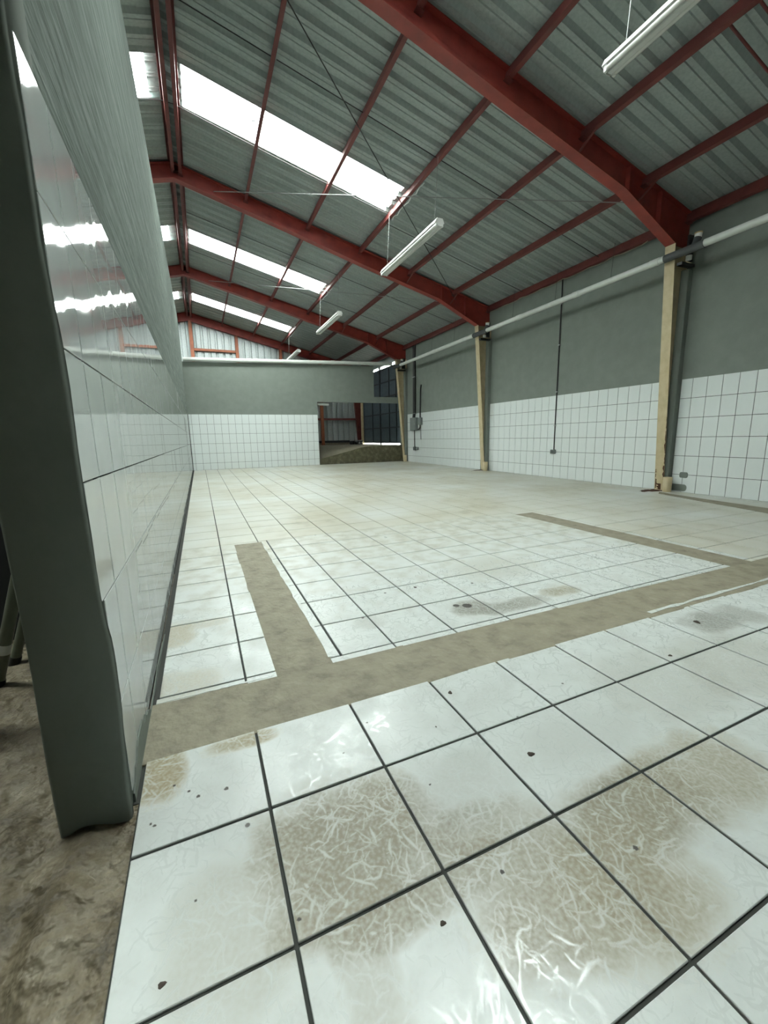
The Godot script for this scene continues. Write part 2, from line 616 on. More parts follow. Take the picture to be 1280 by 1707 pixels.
func cut_rects(r: Rect2, holes: Array) -> Array:
	var left := [r]
	for hole in holes:
		var next := []
		for p in left:
			if not p.intersects(hole):
				next.append(p)
				continue
			var i: Rect2 = p.intersection(hole)
			if i.position.y > p.position.y + 0.008:
				next.append(Rect2(p.position.x, p.position.y, p.size.x, i.position.y - p.position.y))
			if i.end.y < p.end.y - 0.008:
				next.append(Rect2(p.position.x, i.end.y, p.size.x, p.end.y - i.end.y))
			if i.position.x > p.position.x + 0.008:
				next.append(Rect2(p.position.x, i.position.y, i.position.x - p.position.x, i.size.y))
			if i.end.x < p.end.x - 0.008:
				next.append(Rect2(i.end.x, i.position.y, p.end.x - i.end.x, i.size.y))
		left = next
	return left

func build_floor() -> void:
	var fl := setting("floor", "glazed white tile floor with dark joints and cement strips")
	fl.rotation.x = atan(SLOPE)
	part("grout_bed", span_mesh(-0.262, 7.2, -0.12, -0.004, 1.19, 14.3), M.grout_floor, fl)
	part("grout_bed", span_mesh(-0.2465, 7.2, -0.12, -0.004, -5.1, 1.19), M.grout_floor, fl)
	# strips where walls once stood, filled with cement: x0, x1, d0, d1
	var strips := [[-0.262, 7.09, 1.345, 1.645], [0.212, 0.455, 1.645, 4.02], [3.505, 3.77, 1.645, 3.94]]
	var holes := []
	for s in strips:
		holes.append(Rect2(s[0], s[2], s[1] - s[0], s[3] - s[2]))
		var rows := []
		var n := int(maxf(s[1] - s[0], s[3] - s[2]) / 0.12)
		var long_x: bool = s[1] - s[0] > s[3] - s[2]
		# ragged smear of cement over the tile edges
		for i in n + 1:
			var t := float(i) / n
			if long_x:
				rows.append(Vector3(lerpf(s[0], s[1], t), 0, -(s[2] - 0.004 - rng.randf() * 0.012)))
			else:
				rows.append(Vector3(s[0] - 0.002 - rng.randf() * 0.006, 0, -lerpf(s[2] + 0.002, s[3], t)))
		for i in range(n, -1, -1):
			var t := float(i) / n
			if long_x:
				rows.append(Vector3(lerpf(s[0], s[1], t), 0, -(s[3] + 0.003 + rng.randf() * 0.01)))
			else:
				rows.append(Vector3(s[1] + 0.002 + rng.randf() * 0.01, 0, -lerpf(s[2] + 0.002, s[3], t)))
		for i in rows.size():
			rows[i] = rows[i] + Vector3(0, -0.006, 0)
		part("cement_strip", plate(rows, Vector3(0, 0.0075, 0)), M.cement, fl)
	# slanting strip by the right wall
	part("cement_strip", plate([V(6.82, -0.006, 4.32), V(6.62, -0.006, 4.2), V(6.36, -0.006, 3.4), V(6.12, -0.006, 2.6), V(5.9, -0.006, 1.7), V(6.3, -0.006, 1.7), V(6.5, -0.006, 2.75), V(6.62, -0.006, 3.5), V(6.74, -0.006, 4.1)], Vector3(0, 0.0105, 0)), M.cement, fl)
	var tx := 0.3425
	var td := 0.3385
	var gap := 0.0085
	var whole := box_mesh(Vector3(tx - gap, 0.009, td - gap), 0.0015)
	var pieces := []
	for i in range(-1, 21):
		for k in range(-6, 39):
			var x0 := 0.0868 + tx * i
			var d0 := 1.0143 + td * k
			var x1 := minf(x0 + tx, 7.088)
			x0 = maxf(x0, -0.247 if d0 < 1.5 else -0.238)
			var d1 := minf(d0 + td, 14.15)
			d0 = maxf(d0, -5.0)
			var full := Rect2(x0 + gap / 2, d0 + gap / 2, x1 - x0 - gap, d1 - d0 - gap)
			if full.size.x < 0.02 or full.size.y < 0.02:
				continue
			# the tile right of the left strip is cut, leaving a sliver
			var rs := cut_rects(full, holes)
			if i == 1 and k >= 2 and k <= 8:
				var split := []
				for r in rs:
					if r.end.x > 0.6 and r.position.x < 0.5:
						split.append(Rect2(r.position.x, r.position.y, 0.504 - r.position.x, r.size.y))
						split.append(Rect2(0.516, r.position.y, r.end.x - 0.516, r.size.y))
					else:
						split.append(r)
				rs = split
			for r in rs:
				if r.size.x < 0.015 or r.size.y < 0.015:
					continue
				var c := [V(r.position.x, 0, r.position.y), V(r.end.x, 0, r.position.y), V(r.end.x, 0, r.end.y), V(r.position.x, 0, r.end.y)]
				pieces.append({"r": r, "full": r.is_equal_approx(full) and absf(r.size.x - (tx - gap)) < 0.002 and absf(r.size.y - (td - gap)) < 0.002, "area": screen_area(c)})
	pieces.sort_custom(func(a, b): return a.area > b.area)
	var rest := mb()
	for n in pieces.size():
		var r: Rect2 = pieces[n].r
		var m: Material = M.floor_tile_near if r.end.y < 4.2 and r.end.x < 3.89 else M.floor_tile_far
		var centre := V(r.get_center().x, -0.0035 + rng.randf() * 0.0012, r.get_center().y)
		var tilt := Basis.from_euler(Vector3(rng.randf_range(-1, 1) * 0.0016, 0, rng.randf_range(-1, 1) * 0.0016))
		if n < 300:
			var mesh: Mesh = whole if pieces[n].full else box_mesh(Vector3(r.size.x, 0.009, r.size.y), 0.0015)
			part("tile", mesh, m, fl, Transform3D(tilt, centre))
		elif r.end.y > 0.2:
			cbox(rest, Transform3D(tilt, centre), Vector3(r.size.x, 0.009, r.size.y))
		elif n % 1 == 0:
			cbox(rest, Transform3D(Basis(), centre), Vector3(r.size.x, 0.009, r.size.y))
	var rp := part("tile_field", done(rest), M.floor_tile_far, fl, Transform3D(), "distant floor tiles")
	rp.set_meta("kind", "stuff")
	# broken lips of white tile along the strips
	for s in [[0.47, 1.70, 0.47, 4.0, 0.02], [-0.24, 1.655, 0.2, 1.655, 0.012], [2.2, 1.372, 4.2, 1.38, 0.025], [1.9, 1.652, 3.5, 1.66, 0.02]]:
		var n := 26
		var o := []
		for i in n + 1:
			var t := float(i) / n
			o.append(V(lerpf(s[0], s[2], t), -0.003, lerpf(s[1], s[3], t)) + Vector3(rng.randf_range(-1, 1) * s[4] * 0.2, 0, rng.randf_range(-1, 1) * s[4] * 0.2))
		for i in range(n, -1, -1):
			var t := float(i) / n
			var side := Vector3(s[4], 0, 0) if absf(s[2] - s[0]) < 0.1 else Vector3(0, 0, s[4])
			o.append(V(lerpf(s[0], s[2], t), -0.003, lerpf(s[1], s[3], t)) - side * rng.randf_range(0.5, 1.2))
		part("broken_tile_edge", plate(o, Vector3(0, 0.006, 0)), M.floor_tile_near, fl)
	# rust washed out of the column feet
	for spot in [[6.98, 4.5, 0.34], [6.98, 9.25, 0.26]]:
		var o := []
		for i in 22:
			var a := TAU * i / 22
			var rr: float = spot[2] * (0.45 + 0.55 * rng.randf())
			o.append(V(minf(spot[0] - 0.12 + cos(a) * rr * 0.9, 7.085), 0.0012, spot[1] + sin(a) * rr * 0.42))
		part("rust_stain", plate(o, Vector3(0, 0.0012, 0)), M.rust, fl)
	# the bare concrete beside the tiles, uneven and broken
	var side := setting("floor", "rough brown concrete floor beside the end of the partition")
	var st := mb()
	st.set_smooth_group(0)
	var nz := noise(1.4, 61, FastNoiseLite.TYPE_SIMPLEX_SMOOTH, 5)
	var nr := noise(0.9, 62, FastNoiseLite.TYPE_SIMPLEX_SMOOTH, 3)
	nr.fractal_type = FastNoiseLite.FRACTAL_RIDGED
	var hgt := func(x: float, d: float) -> float:
		var e := soft(-0.252, -0.35, x)
		var crack := maxf(0.0, nr.get_noise_2d(x * 1.5, d * 0.8) - 0.35) * -0.07
		return -0.006 + e * (nz.get_noise_2d(x * 1.6, d * 0.9) * 0.03 + crack) + SLOPE * d + 0.028 * soft(-0.26, -0.4, x) * soft(0.55, 1.05, d)
	var xs := []
	var x := -0.2475
	while x > -2.4:
		xs.append(x)
		x -= 0.018 if x > -1.0 else 0.09
	xs.append(-2.4)
	for a in range(xs.size() - 1):
		for b in 110:
			var d0 := -0.6 + b * 0.036
			var d1 := d0 + 0.036
			var q := []
			for e in [[a, d0], [a + 1, d0], [a + 1, d1], [a, d1]]:
				q.append(V(xs[e[0]], hgt.call(xs[e[0]], e[1]), e[1]))
			poly(st, q, Vector3.UP)
	part("broken_surface", done(st), M.rough_concrete, side)
	part("slab", span_mesh(-7.1, -0.2475, -0.2, -0.045, -5.1, 18.75), M.rough_concrete, side)

# ------------------------------------------------------------------ tiled walls
func tile_wall(owner_wall: Node3D, slots: Array, basis: Basis, size: Vector2, thick: float) -> void:
	# slots: {c: centre, w, h}; the 300 that show largest are single tiles, the rest one field
	var made := []
	for s in slots:
		var hx: Vector3 = basis.x * s.w * 0.5
		var hy: Vector3 = basis.y * s.h * 0.5
		made.append([screen_area([s.c - hx - hy, s.c + hx - hy, s.c + hx + hy, s.c - hx + hy]), s])
	made.sort_custom(func(a, b): return a[0] > b[0])
	var whole := box_mesh(Vector3(size.x, size.y, thick), 0.0012)
	var rest := mb()
	var any := false
	for n in made.size():
		var s: Dictionary = made[n][1]
		var tilt := Basis.from_euler(Vector3(rng.randf_range(-1, 1), rng.randf_range(-1, 1), 0) * 0.0028)
		var xf := Transform3D(basis * tilt, s.c)
		if n < 300:
			var full: bool = absf(s.w - size.x) < 0.001 and absf(s.h - size.y) < 0.001
			part("tile", whole if full else box_mesh(Vector3(s.w, s.h, thick), 0.0012), M.wall_tile, owner_wall, xf)
		else:
			any = true
			cbox(rest, xf, Vector3(s.w, s.h, thick), 0.0012)
	if any:
		var f := part("tile_field", done(rest), M.wall_tile, owner_wall, Transform3D(), "remaining wall tiles")
		f.set_meta("kind", "stuff")

func build_wall_left() -> void:
	var w := setting("wall_left", "tall grey partition with a band of glossy white tiles")
	var st := mb()
	cbox(st, Transform3D(Basis(), V(-0.348, 2.27, 7.685)), Vector3(0.156, 4.56, 12.93), 0.012)
	part("plaster", done(st), M.paint_stroke, w)
	# the painted end of the partition: hand-rendered, its corner wandering in and out, smeared over the tile edges
	var edge := [[0.0, 1.143], [0.07, 1.143], [0.2, 1.16], [0.33, 1.188], [0.46, 1.186], [0.62, 1.15], [0.9, 1.132], [1.07, 1.14], [1.2, 1.132], [1.3, 1.12], [1.4, 1.103], [1.6, 1.11], [1.68, 1.098], [2.5, 1.09], [4.56, 1.085]]
	var corner := func(y: float) -> float:
		for i in edge.size() - 1:
			if y <= edge[i + 1][0]:
				return lerpf(edge[i][1], edge[i + 1][1], soft(0.0, 1.0, (y - edge[i][0]) / (edge[i + 1][0] - edge[i][0])))
		return 1.085
	var es := mb()
	es.set_smooth_group(0)
	var ring := []
	for i in 111:
		var y := i * 0.0415
		var e: float = corner.call(y)
		var over := e + 0.022 + 0.006 * sin(y * 7.0) + 0.005 * sin(y * 17.0) + rng.randf() * 0.003
		ring.append([V(-0.415, y, 1.28), V(-0.4135 - 0.002 * sin(y * 9.0), y, 1.148), V(-0.408, y, 1.142), V(-0.263, y, e), V(-0.2568, y, e + 0.006), V(-0.2565, y, over), V(-0.2605, y, over + 0.003), V(-0.262, y, 1.28)])
	for i in 110:
		for k in 7:
			var q := [ring[i][k], ring[i][k + 1], ring[i + 1][k + 1], ring[i + 1][k]]
			poly(es, q, (q[0] + q[2]) * 0.5 - V(-0.34, (q[0].y + q[2].y) * 0.5, 1.3))
	part("end_face", done(es), M.paint_grey, w)
	part("grout", span_mesh(-0.2705, -0.266, 0.0, 1.785, 1.21, 14.14), M.grout_wall, w)
	var slots := []
	var tw := 0.2062
	var gap := 0.0035
	var rows := [[0.03, 0.305], [0.305, 0.606], [0.606, 0.908], [0.908, 1.21], [1.21, 1.512], [1.512, 1.79]]
	for r in rows:
		for k in range(-1, 64):
			var d0 := maxf(1.345 + k * tw, 1.2 if r[0] < 0.5 else 1.17 if r[0] < 0.7 else 1.15)
			var d1 := minf(1.345 + (k + 1) * tw, 14.145)
			if d1 - d0 < 0.02:
				continue
			var lift := fy(d0) if r[0] < 0.1 else 0.0
			slots.append({"c": V(-0.263, (r[0] + lift + r[1]) / 2, (d0 + d1) / 2), "w": d1 - d0 - gap, "h": r[1] - r[0] - lift - gap})
	# basis: x along the wall, y up, z out of the wall (towards +x)
	tile_wall(w, slots, Basis(Vector3(0, 0, -1), Vector3.UP, Vector3(1, 0, 0)), Vector2(tw - gap, 0.302 - gap), 0.008)
	# old mortar left along the foot and the corner
	for s in [[1.2, 1.62, 0.1], [1.62, 2.3, 0.035]]:
		var o := []
		for i in 15:
			o.append(V(-0.2585, -0.01, lerpf(s[0], s[1], i / 14.0)))
		for i in range(14, -1, -1):
			var t := i / 14.0
			o.append(V(-0.2585, 0.006 + s[2] * sin(PI * clampf(t * 0.85 + 0.1, 0, 1)) * rng.randf_range(0.5, 1.0), lerpf(s[0], s[1], t)))
		part("mortar_smear", plate(o, Vector3(0.004, 0, 0)), M.paint_grey, w)

func build_wall_right() -> void:
	var w := setting("wall_right", "grey rendered wall with a white tile dado between cream columns")
	part("plaster", span_mesh(7.09, 7.26, -0.12, 4.19, -5.1, 14.45), M.paint_grey, w)
	for d in [4.43, 9.2, 13.97]:
		part("pilaster", span_mesh(6.985, 7.1, -0.05, 3.42, d - 0.115, d + 0.06, 0.01), M.paint_grey, w)
	var slots := []
	var tw := 0.2062
	var th := 0.2996
	var gap := 0.006
	var top := 1.8095
	var bays := [[4.305, -5.0, 4.139], [9.1, 4.52, 6.2256], [13.99, 9.45, 9.52]]
	for b in bays:
		part("grout", span_mesh(7.0865, 7.0915, 0.0, top - 0.003, b[1] + 0.003, b[0] - 0.003), M.grout_wall, w)
		for k in range(-46, 41):
			var d1: float = minf(b[2] + tw * k, b[0])
			var d0: float = maxf(b[2] + tw * (k - 1), b[1])
			if d1 - d0 < 0.02:
				continue
			for r in 6:
				var y1 := top - r * th
				var y0 := top - (r + 1) * th
				if r == 5:
					y0 = fy(d0) + 0.001
				slots.append({"c": V(7.0845, (y0 + y1) / 2, (d0 + d1) / 2), "w": d1 - d0 - gap, "h": y1 - y0 - gap})
	tile_wall(w, slots, Basis(Vector3(0, 0, 1), Vector3.UP, Vector3(-1, 0, 0)), Vector2(tw - gap, th - gap), 0.008)
	# painted-over outlet plate and a smear of grey paint at the foot of the tiles
	var rr := func(y0: float, y1: float, d0: float, d1: float, c: float) -> Array:
		var o := []
		for q in [[y0 + c, d0 + c, PI, 1.5 * PI], [y0 + c, d1 - c, 1.5 * PI, TAU], [y1 - c, d1 - c, 0.0, 0.5 * PI], [y1 - c, d0 + c, 0.5 * PI, PI]]:
			for i in 5:
				var a: float = lerpf(q[2], q[3], i / 4.0)
				o.append(V(7.081, q[0] + sin(a) * c, q[1] + cos(a) * c))
		return o
	part("blank_plate", plate(rr.call(0.262, 0.352, 4.062, 4.185, 0.025), Vector3(-0.006, 0, 0)), M.paint_grey, w)
	part("paint_smear", plate(rr.call(0.045, 0.155, 4.06, 4.36, 0.045), Vector3(-0.002, 0, 0)), M.paint_grey, w)

func build_wall_back() -> void:
	var w := setting("wall_back", "grey wall with a tiled left half and two openings at the right")
	var d0 := BACK_D
	var d1 := BACK_D + 0.16
	var top := func(x: float) -> float: return 3.335 + (x + 0.25) * 0.027
	var panel := func(x0: float, x1: float, y0: float, y1a: float, y1b: float) -> ArrayMesh:
		return plate([V(x0, y0, d0), V(x1, y0, d0), V(x1, y1b, d0), V(x0, y1a, d0)], Vector3(0, 0, -(d1 - d0)))
	part("plaster", panel.call(-0.3, 3.785, -0.1, top.call(-0.3), top.call(3.785)), M.paint_grey, w)
	part("plaster", panel.call(3.785, 5.885, 2.23, top.call(3.785), top.call(5.885)), M.paint_grey, w)
	part("lintel", panel.call(5.885, 7.09, 2.23, 2.435, 2.44), M.paint_grey, w)
	part("grout", span_mesh(-0.255, 3.775, 0.05, 1.80, d0 - 0.004, d0 + 0.001), M.grout_wall, w)
	var slots := []
	var tw := 0.2094
	var th := 0.2996
	var gap := 0.006
	for i in range(-1, 20):
		var x0 := maxf(-0.168 + tw * i, -0.25)
		var x1 := minf(-0.168 + tw * (i + 1), 3.775)
		if x1 - x0 < 0.02:
			continue
		for r in 6:
			var y1 := 1.803 - r * th
			var y0 := y1 - th
			if r == 5:
				y0 = fy(d0) + 0.002
			slots.append({"c": V((x0 + x1) / 2, (y0 + y1) / 2, d0 - 0.006), "w": x1 - x0 - gap, "h": y1 - y0 - gap})
	tile_wall(w, slots, Basis(Vector3(1, 0, 0), Vector3.UP, Vector3(0, 0, 1)), Vector2(tw - gap, th - gap), 0.008)

# ------------------------------------------------------------------ the place behind the far wall
func far_floor_y(x: float, d: float) -> float:
	var a := clampf((x - 3.3) / 2.3, 0.0, 1.0)
	var front := lerpf(0.16, 0.69, a)
	return lerpf(front, 0.70, clampf((d - 14.3) / 4.4, 0.0, 1.0))

func build_far_room() -> void:
	var f := setting("floor", "raised concrete ramp behind the opening in the far wall")
	var st := mb()
	st.set_smooth_group(0)
	for i in 40:
		for k in 16:
			var q := []
			for e in [[0, 0], [1, 0], [1, 1], [0, 1]]:
				var xx := lerpf(-0.4, 7.4, (i + e[0]) / 40.0)
				var dd := lerpf(14.3, 18.9, (k + e[1]) / 16.0)
				q.append(V(xx, far_floor_y(xx, dd), dd))
			poly(st, q, Vector3.UP)
	part("ramp_surface", done(st), M.cement, f)
	var o := [V(-0.4, -0.1, 14.3), V(7.3, -0.1, 14.3)]
	for i in range(30, -1, -1):
		var xx := lerpf(-0.4, 7.3, i / 30.0)
		o.append(V(xx, far_floor_y(xx, 14.3) - 0.002 + (0.012 * rng.randf() if xx > 5.0 else 0.0), 14.3))
	part("retaining_face", plate(o, Vector3(0, 0, 0.02)), M.mossy_concrete, f)
	var ip := setting("wall_inner", "low wall behind the tiled half of the far wall")
	part("plaster", span_mesh(3.5, 3.64, 0.0, 3.4, 14.31, 18.7), M.paint_grey, ip)
	# corrugated gable wall
	var g := setting("wall_far", "corrugated metal gable wall with rust brown posts and rails")
	var period := 0.262
	var x := -7.1
	while x < 7.1:
		var x1 := minf(x + period * 3, 7.14)
		part("metal_sheet", upright_sheet(x, x1, GABLE_D + 0.05, period), M.zinc_wall, g)
		x += period * 3
	for p in [[0.06, 0.13], [1.74, 0.12], [3.5, 0.12], [5.2, 0.13]]:
		var post := span_mesh(p[0] - p[1] / 2, p[0] + p[1] / 2, 0.5, roof_y(p[0]) - 0.3, GABLE_D - 0.09, GABLE_D + 0.03, 0.006)
		part("post", post, M.orange_oxide, g)
	for r in [[0.1, 1.7, 4.57, 0.09], [1.8, 3.5, 4.24, 0.07], [-3.0, 0.05, 3.9, 0.07], [5.26, 7.1, 1.86, 0.09], [3.5, 5.15, 1.86, 0.09], [3.5, 7.1, 0.84, 0.1]]:
		part("rail", span_mesh(r[0], r[1], r[2] - r[3] / 2, r[2] + r[3] / 2, GABLE_D - 0.04, GABLE_D + 0.025, 0.004), M.orange_oxide if r[2] > 4 else M.gate_bar if r[2] < 1.0 else M.purlin_red, g)
	part("plinth", span_mesh(-7.1, 7.14, -0.1, 0.8, GABLE_D + 0.02, GABLE_D + 0.14), M.cement, g)
	# right side of the far bay: posts round the gate, wall above it
	var s := setting("wall_side", "wall above and beside the dark gate")
	part("upper_wall", span_mesh(7.1, 7.24, 3.85, 4.19, 14.45, 18.8), M.zinc, s)
	part("sill", span_mesh(7.09, 7.24, -0.1, 0.675, 14.45, 18.8), M.mossy_concrete, s)
	part("gate_post", span_mesh(7.02, 7.16, 0.66, 3.9, 18.42, 18.56, 0.006), M.cream, s, Transform3D(), "pale gate post")
	part("corner_infill", span_mesh(7.1, 7.24, 0.66, 3.9, 18.5, 18.9), M.zinc, s)
	part("gate_post", span_mesh(7.07, 7.24, 0.6, 3.9, 14.4, 14.5, 0.006), M.paint_grey, s)
	# the gate
	var gate := setting("door_1", "tall dark gate of sheet panels and bars with daylight below and above")
	var gd := [14.52, 14.88, 15.54, 16.47, 17.32, 18.4]
	var gy := [0.775, 1.38, 1.95, 2.62, 3.2, 3.735]
	for i in 5:
		for k in 5:
			part("panel", span_mesh(7.125, 7.135, gy[k] + 0.02, gy[k + 1] - 0.02, gd[i] + 0.015, gd[i + 1] - 0.015), M.gate_black, gate)
	for i in 6:
		var wide := 0.11 if i == 3 else 0.05
		part("bar", span_mesh(7.1, 7.15, gy[0] if i != 3 else 0.68, gy[5] if i != 3 else 3.86, gd[i] - wide / 2, gd[i] + wide / 2, 0.004), M.gate_bar, gate)
	for k in 6:
		part("rail", span_mesh(7.105, 7.148, gy[k] - 0.022, gy[k] + 0.022, gd[0], gd[5], 0.004), M.gate_bar, gate)
	var yard := setting("floor", "pale yard outside the gate")
	part("yard_slab", span_mesh(7.24, 16.0, 0.4, 0.64, 8.0, 26.0), M.outside_ground, yard)
	# short white pipe under the lintel
	var sp := thing("pipe_stub", "short white pipe stub under the left end of the far lintel", "pipe", V(3.79, 2.17, 14.28))
	part("pipe", tube_mesh([Vector3.ZERO, Vector3(0.42, -0.005, 0)], 0.05, 14), M.pvc, sp)
	# containers on the ground by the gate
	var spots := [[6.42, 18.2, 0.11, "dark tin with a white top, leftmost of the three by the far gate post"], [6.62, 18.05, 0.13, "dark tin with a white top, middle of the three by the far gate post"], [6.84, 18.2, 0.1, "dark tin with a white top, nearest to the far gate post"]]
	for p in spots:
		var can := thing("paint_tin", p[3], "tin", V(p[0], far_floor_y(p[0], p[1]) - 0.002, p[1]), "tins by the far gate post")
		part("body", lathe([Vector2(0, 0), Vector2(p[2], 0), Vector2(p[2], 0.17), Vector2(p[2] * 0.93, 0.175)], 16), M.black_plastic, can)
		part("lid", lathe([Vector2(p[2] * 0.94, 0.165), Vector2(p[2] * 0.95, 0.182), Vector2(p[2] * 0.8, 0.186), Vector2(0, 0.184)], 16), M.white_enamel, can)

func upright_sheet(x0: float, x1: float, d: float, period: float) -> ArrayMesh:
	var st := mb()
	var prof := [[0.0, 0.0], [0.60, 0.0], [0.66, 0.06], [0.94, 0.06], [1.0, 0.0]]
	var pts := []
	var x := x0
	while x < x1 - 0.001:
		for i in prof.size() - 1:
			var px: float = x + prof[i][0] * period
			if px < x1 - 0.001:
				pts.append(Vector2(px, prof[i][1]))
		x += period
	pts.append(Vector2(x1, 0.0))
	for i in pts.size() - 1:
		var a: Vector2 = pts[i]
		var b: Vector2 = pts[i + 1]
		var q := [V(a.x, 0.78, d + a.y), V(b.x, 0.78, d + b.y), V(b.x, roof_y(b.x) + 0.02, d + b.y), V(a.x, roof_y(a.x) + 0.02, d + a.y)]
		poly(st, q, Vector3(0, 0, 1))
		var back := []
		for p in q:
			back.append(p + Vector3(0, 0, -0.002))
		poly(st, back, Vector3(0, 0, -1))
	return done(st)

func build_outer_walls() -> void:
	var a := setting("wall_outer", "far side wall of the building beyond the partition")
	part("plaster", span_mesh(-7.26, -7.1, -0.2, 4.22, -5.2, 18.9), M.paint_grey, a)
	var b := setting("wall_near", "end wall of the building behind the viewer")
	part("plaster", plate([V(-7.26, -0.2, -5.1), V(7.26, -0.2, -5.1), V(7.26, 4.16, -5.1), V(0, 5.95, -5.1), V(-7.26, 4.16, -5.1)], Vector3(0, 0, 0.15)), M.paint_grey, b)
	part("tiled_dado", span_mesh(-7.1, 7.09, 0.0, 1.8, -5.1, -5.08), M.wall_tile, b)

# ------------------------------------------------------------------ roof
func roof_sheet(d0: float, d1: float, side: float, s0: float, s1: float, ribs: int, thick: float) -> ArrayMesh:
	# corrugated sheet from x = s0 to x = s1 down the slope; ribs run down the slope
	var st := mb()
	var prof := [[0.0, 0.0], [0.21, 0.0], [0.24, 0.014], [0.27, 0.0], [0.48, 0.0], [0.58, 0.05], [0.86, 0.05], [1.0, 0.0]]
	var pts := []
	var step := (d1 - d0) / ribs
	for r in ribs:
		for i in prof.size() - 1:
			pts.append(Vector2(d0 + (r + prof[i][0]) * step, prof[i][1]))
	pts.append(Vector2(d1, 0.0))
	for i in pts.size() - 1:
		var a: Vector2 = pts[i]
		var b: Vector2 = pts[i + 1]
		var q := [V(side * s0, roof_y(s0) + a.y, a.x), V(side * s1, roof_y(s1) + a.y, a.x), V(side * s1, roof_y(s1) + b.y, b.x), V(side * s0, roof_y(s0) + b.y, b.x)]
		poly(st, q, Vector3.DOWN)
		if thick > 0.0:
			var t := []
			for p in q:
				t.append(p + Vector3(0, thick, 0))
			poly(st, t, Vector3.UP)
	return done(st)

func build_ceiling() -> void:
	var c := setting("ceiling", "corrugated zinc roof with white skylight sheets")
	var half := 0.385
	var edges := []   # [d0, d1, is a skylight]
	var at := -5.1
	for s in SKYLIGHTS:
		edges.append([at, s - half, false])
		edges.append([s - half, s + half, true])
		at = s + half
	edges.append([at, 18.95, false])
	for e in edges:
		if e[2]:
			for side in [1.0, -1.0]:
				part("skylight_sheet", roof_sheet(e[0], e[1], side, 0.19 if side > 0 else 0.03, 3.52, 3, 0.0), M.skylight_pane, c, Transform3D(), "bright translucent skylight sheet")
				part("roof_sheet", roof_sheet(e[0], e[1], side, 0.0, 0.21 if side > 0 else 0.05, 3, 0.003), M.zinc, c)
				part("roof_sheet", roof_sheet(e[0], e[1], side, 3.5, 7.5, 3, 0.003), M.zinc, c)
			continue
		var n := maxi(1, int(round((e[1] - e[0]) / 0.8)))
		for i in n:
			var d0: float = lerpf(e[0], e[1], float(i) / n)
			var d1: float = lerpf(e[0], e[1], float(i + 1) / n)
			for side in [1.0, -1.0]:
				part("roof_sheet", roof_sheet(d0, d1 + 0.004, side, 0.0, 7.5, 3, 0.003), M.zinc, c)
	part("ridge_cap", plate([V(-0.22, roof_y(0.22) + 0.045, -5.2), V(0, RIDGE + 0.05, -5.2), V(0.22, roof_y(0.22) + 0.045, -5.2), V(0, RIDGE + 0.056, -5.2)], Vector3(0, 0, -24.2)), M.zinc, c)

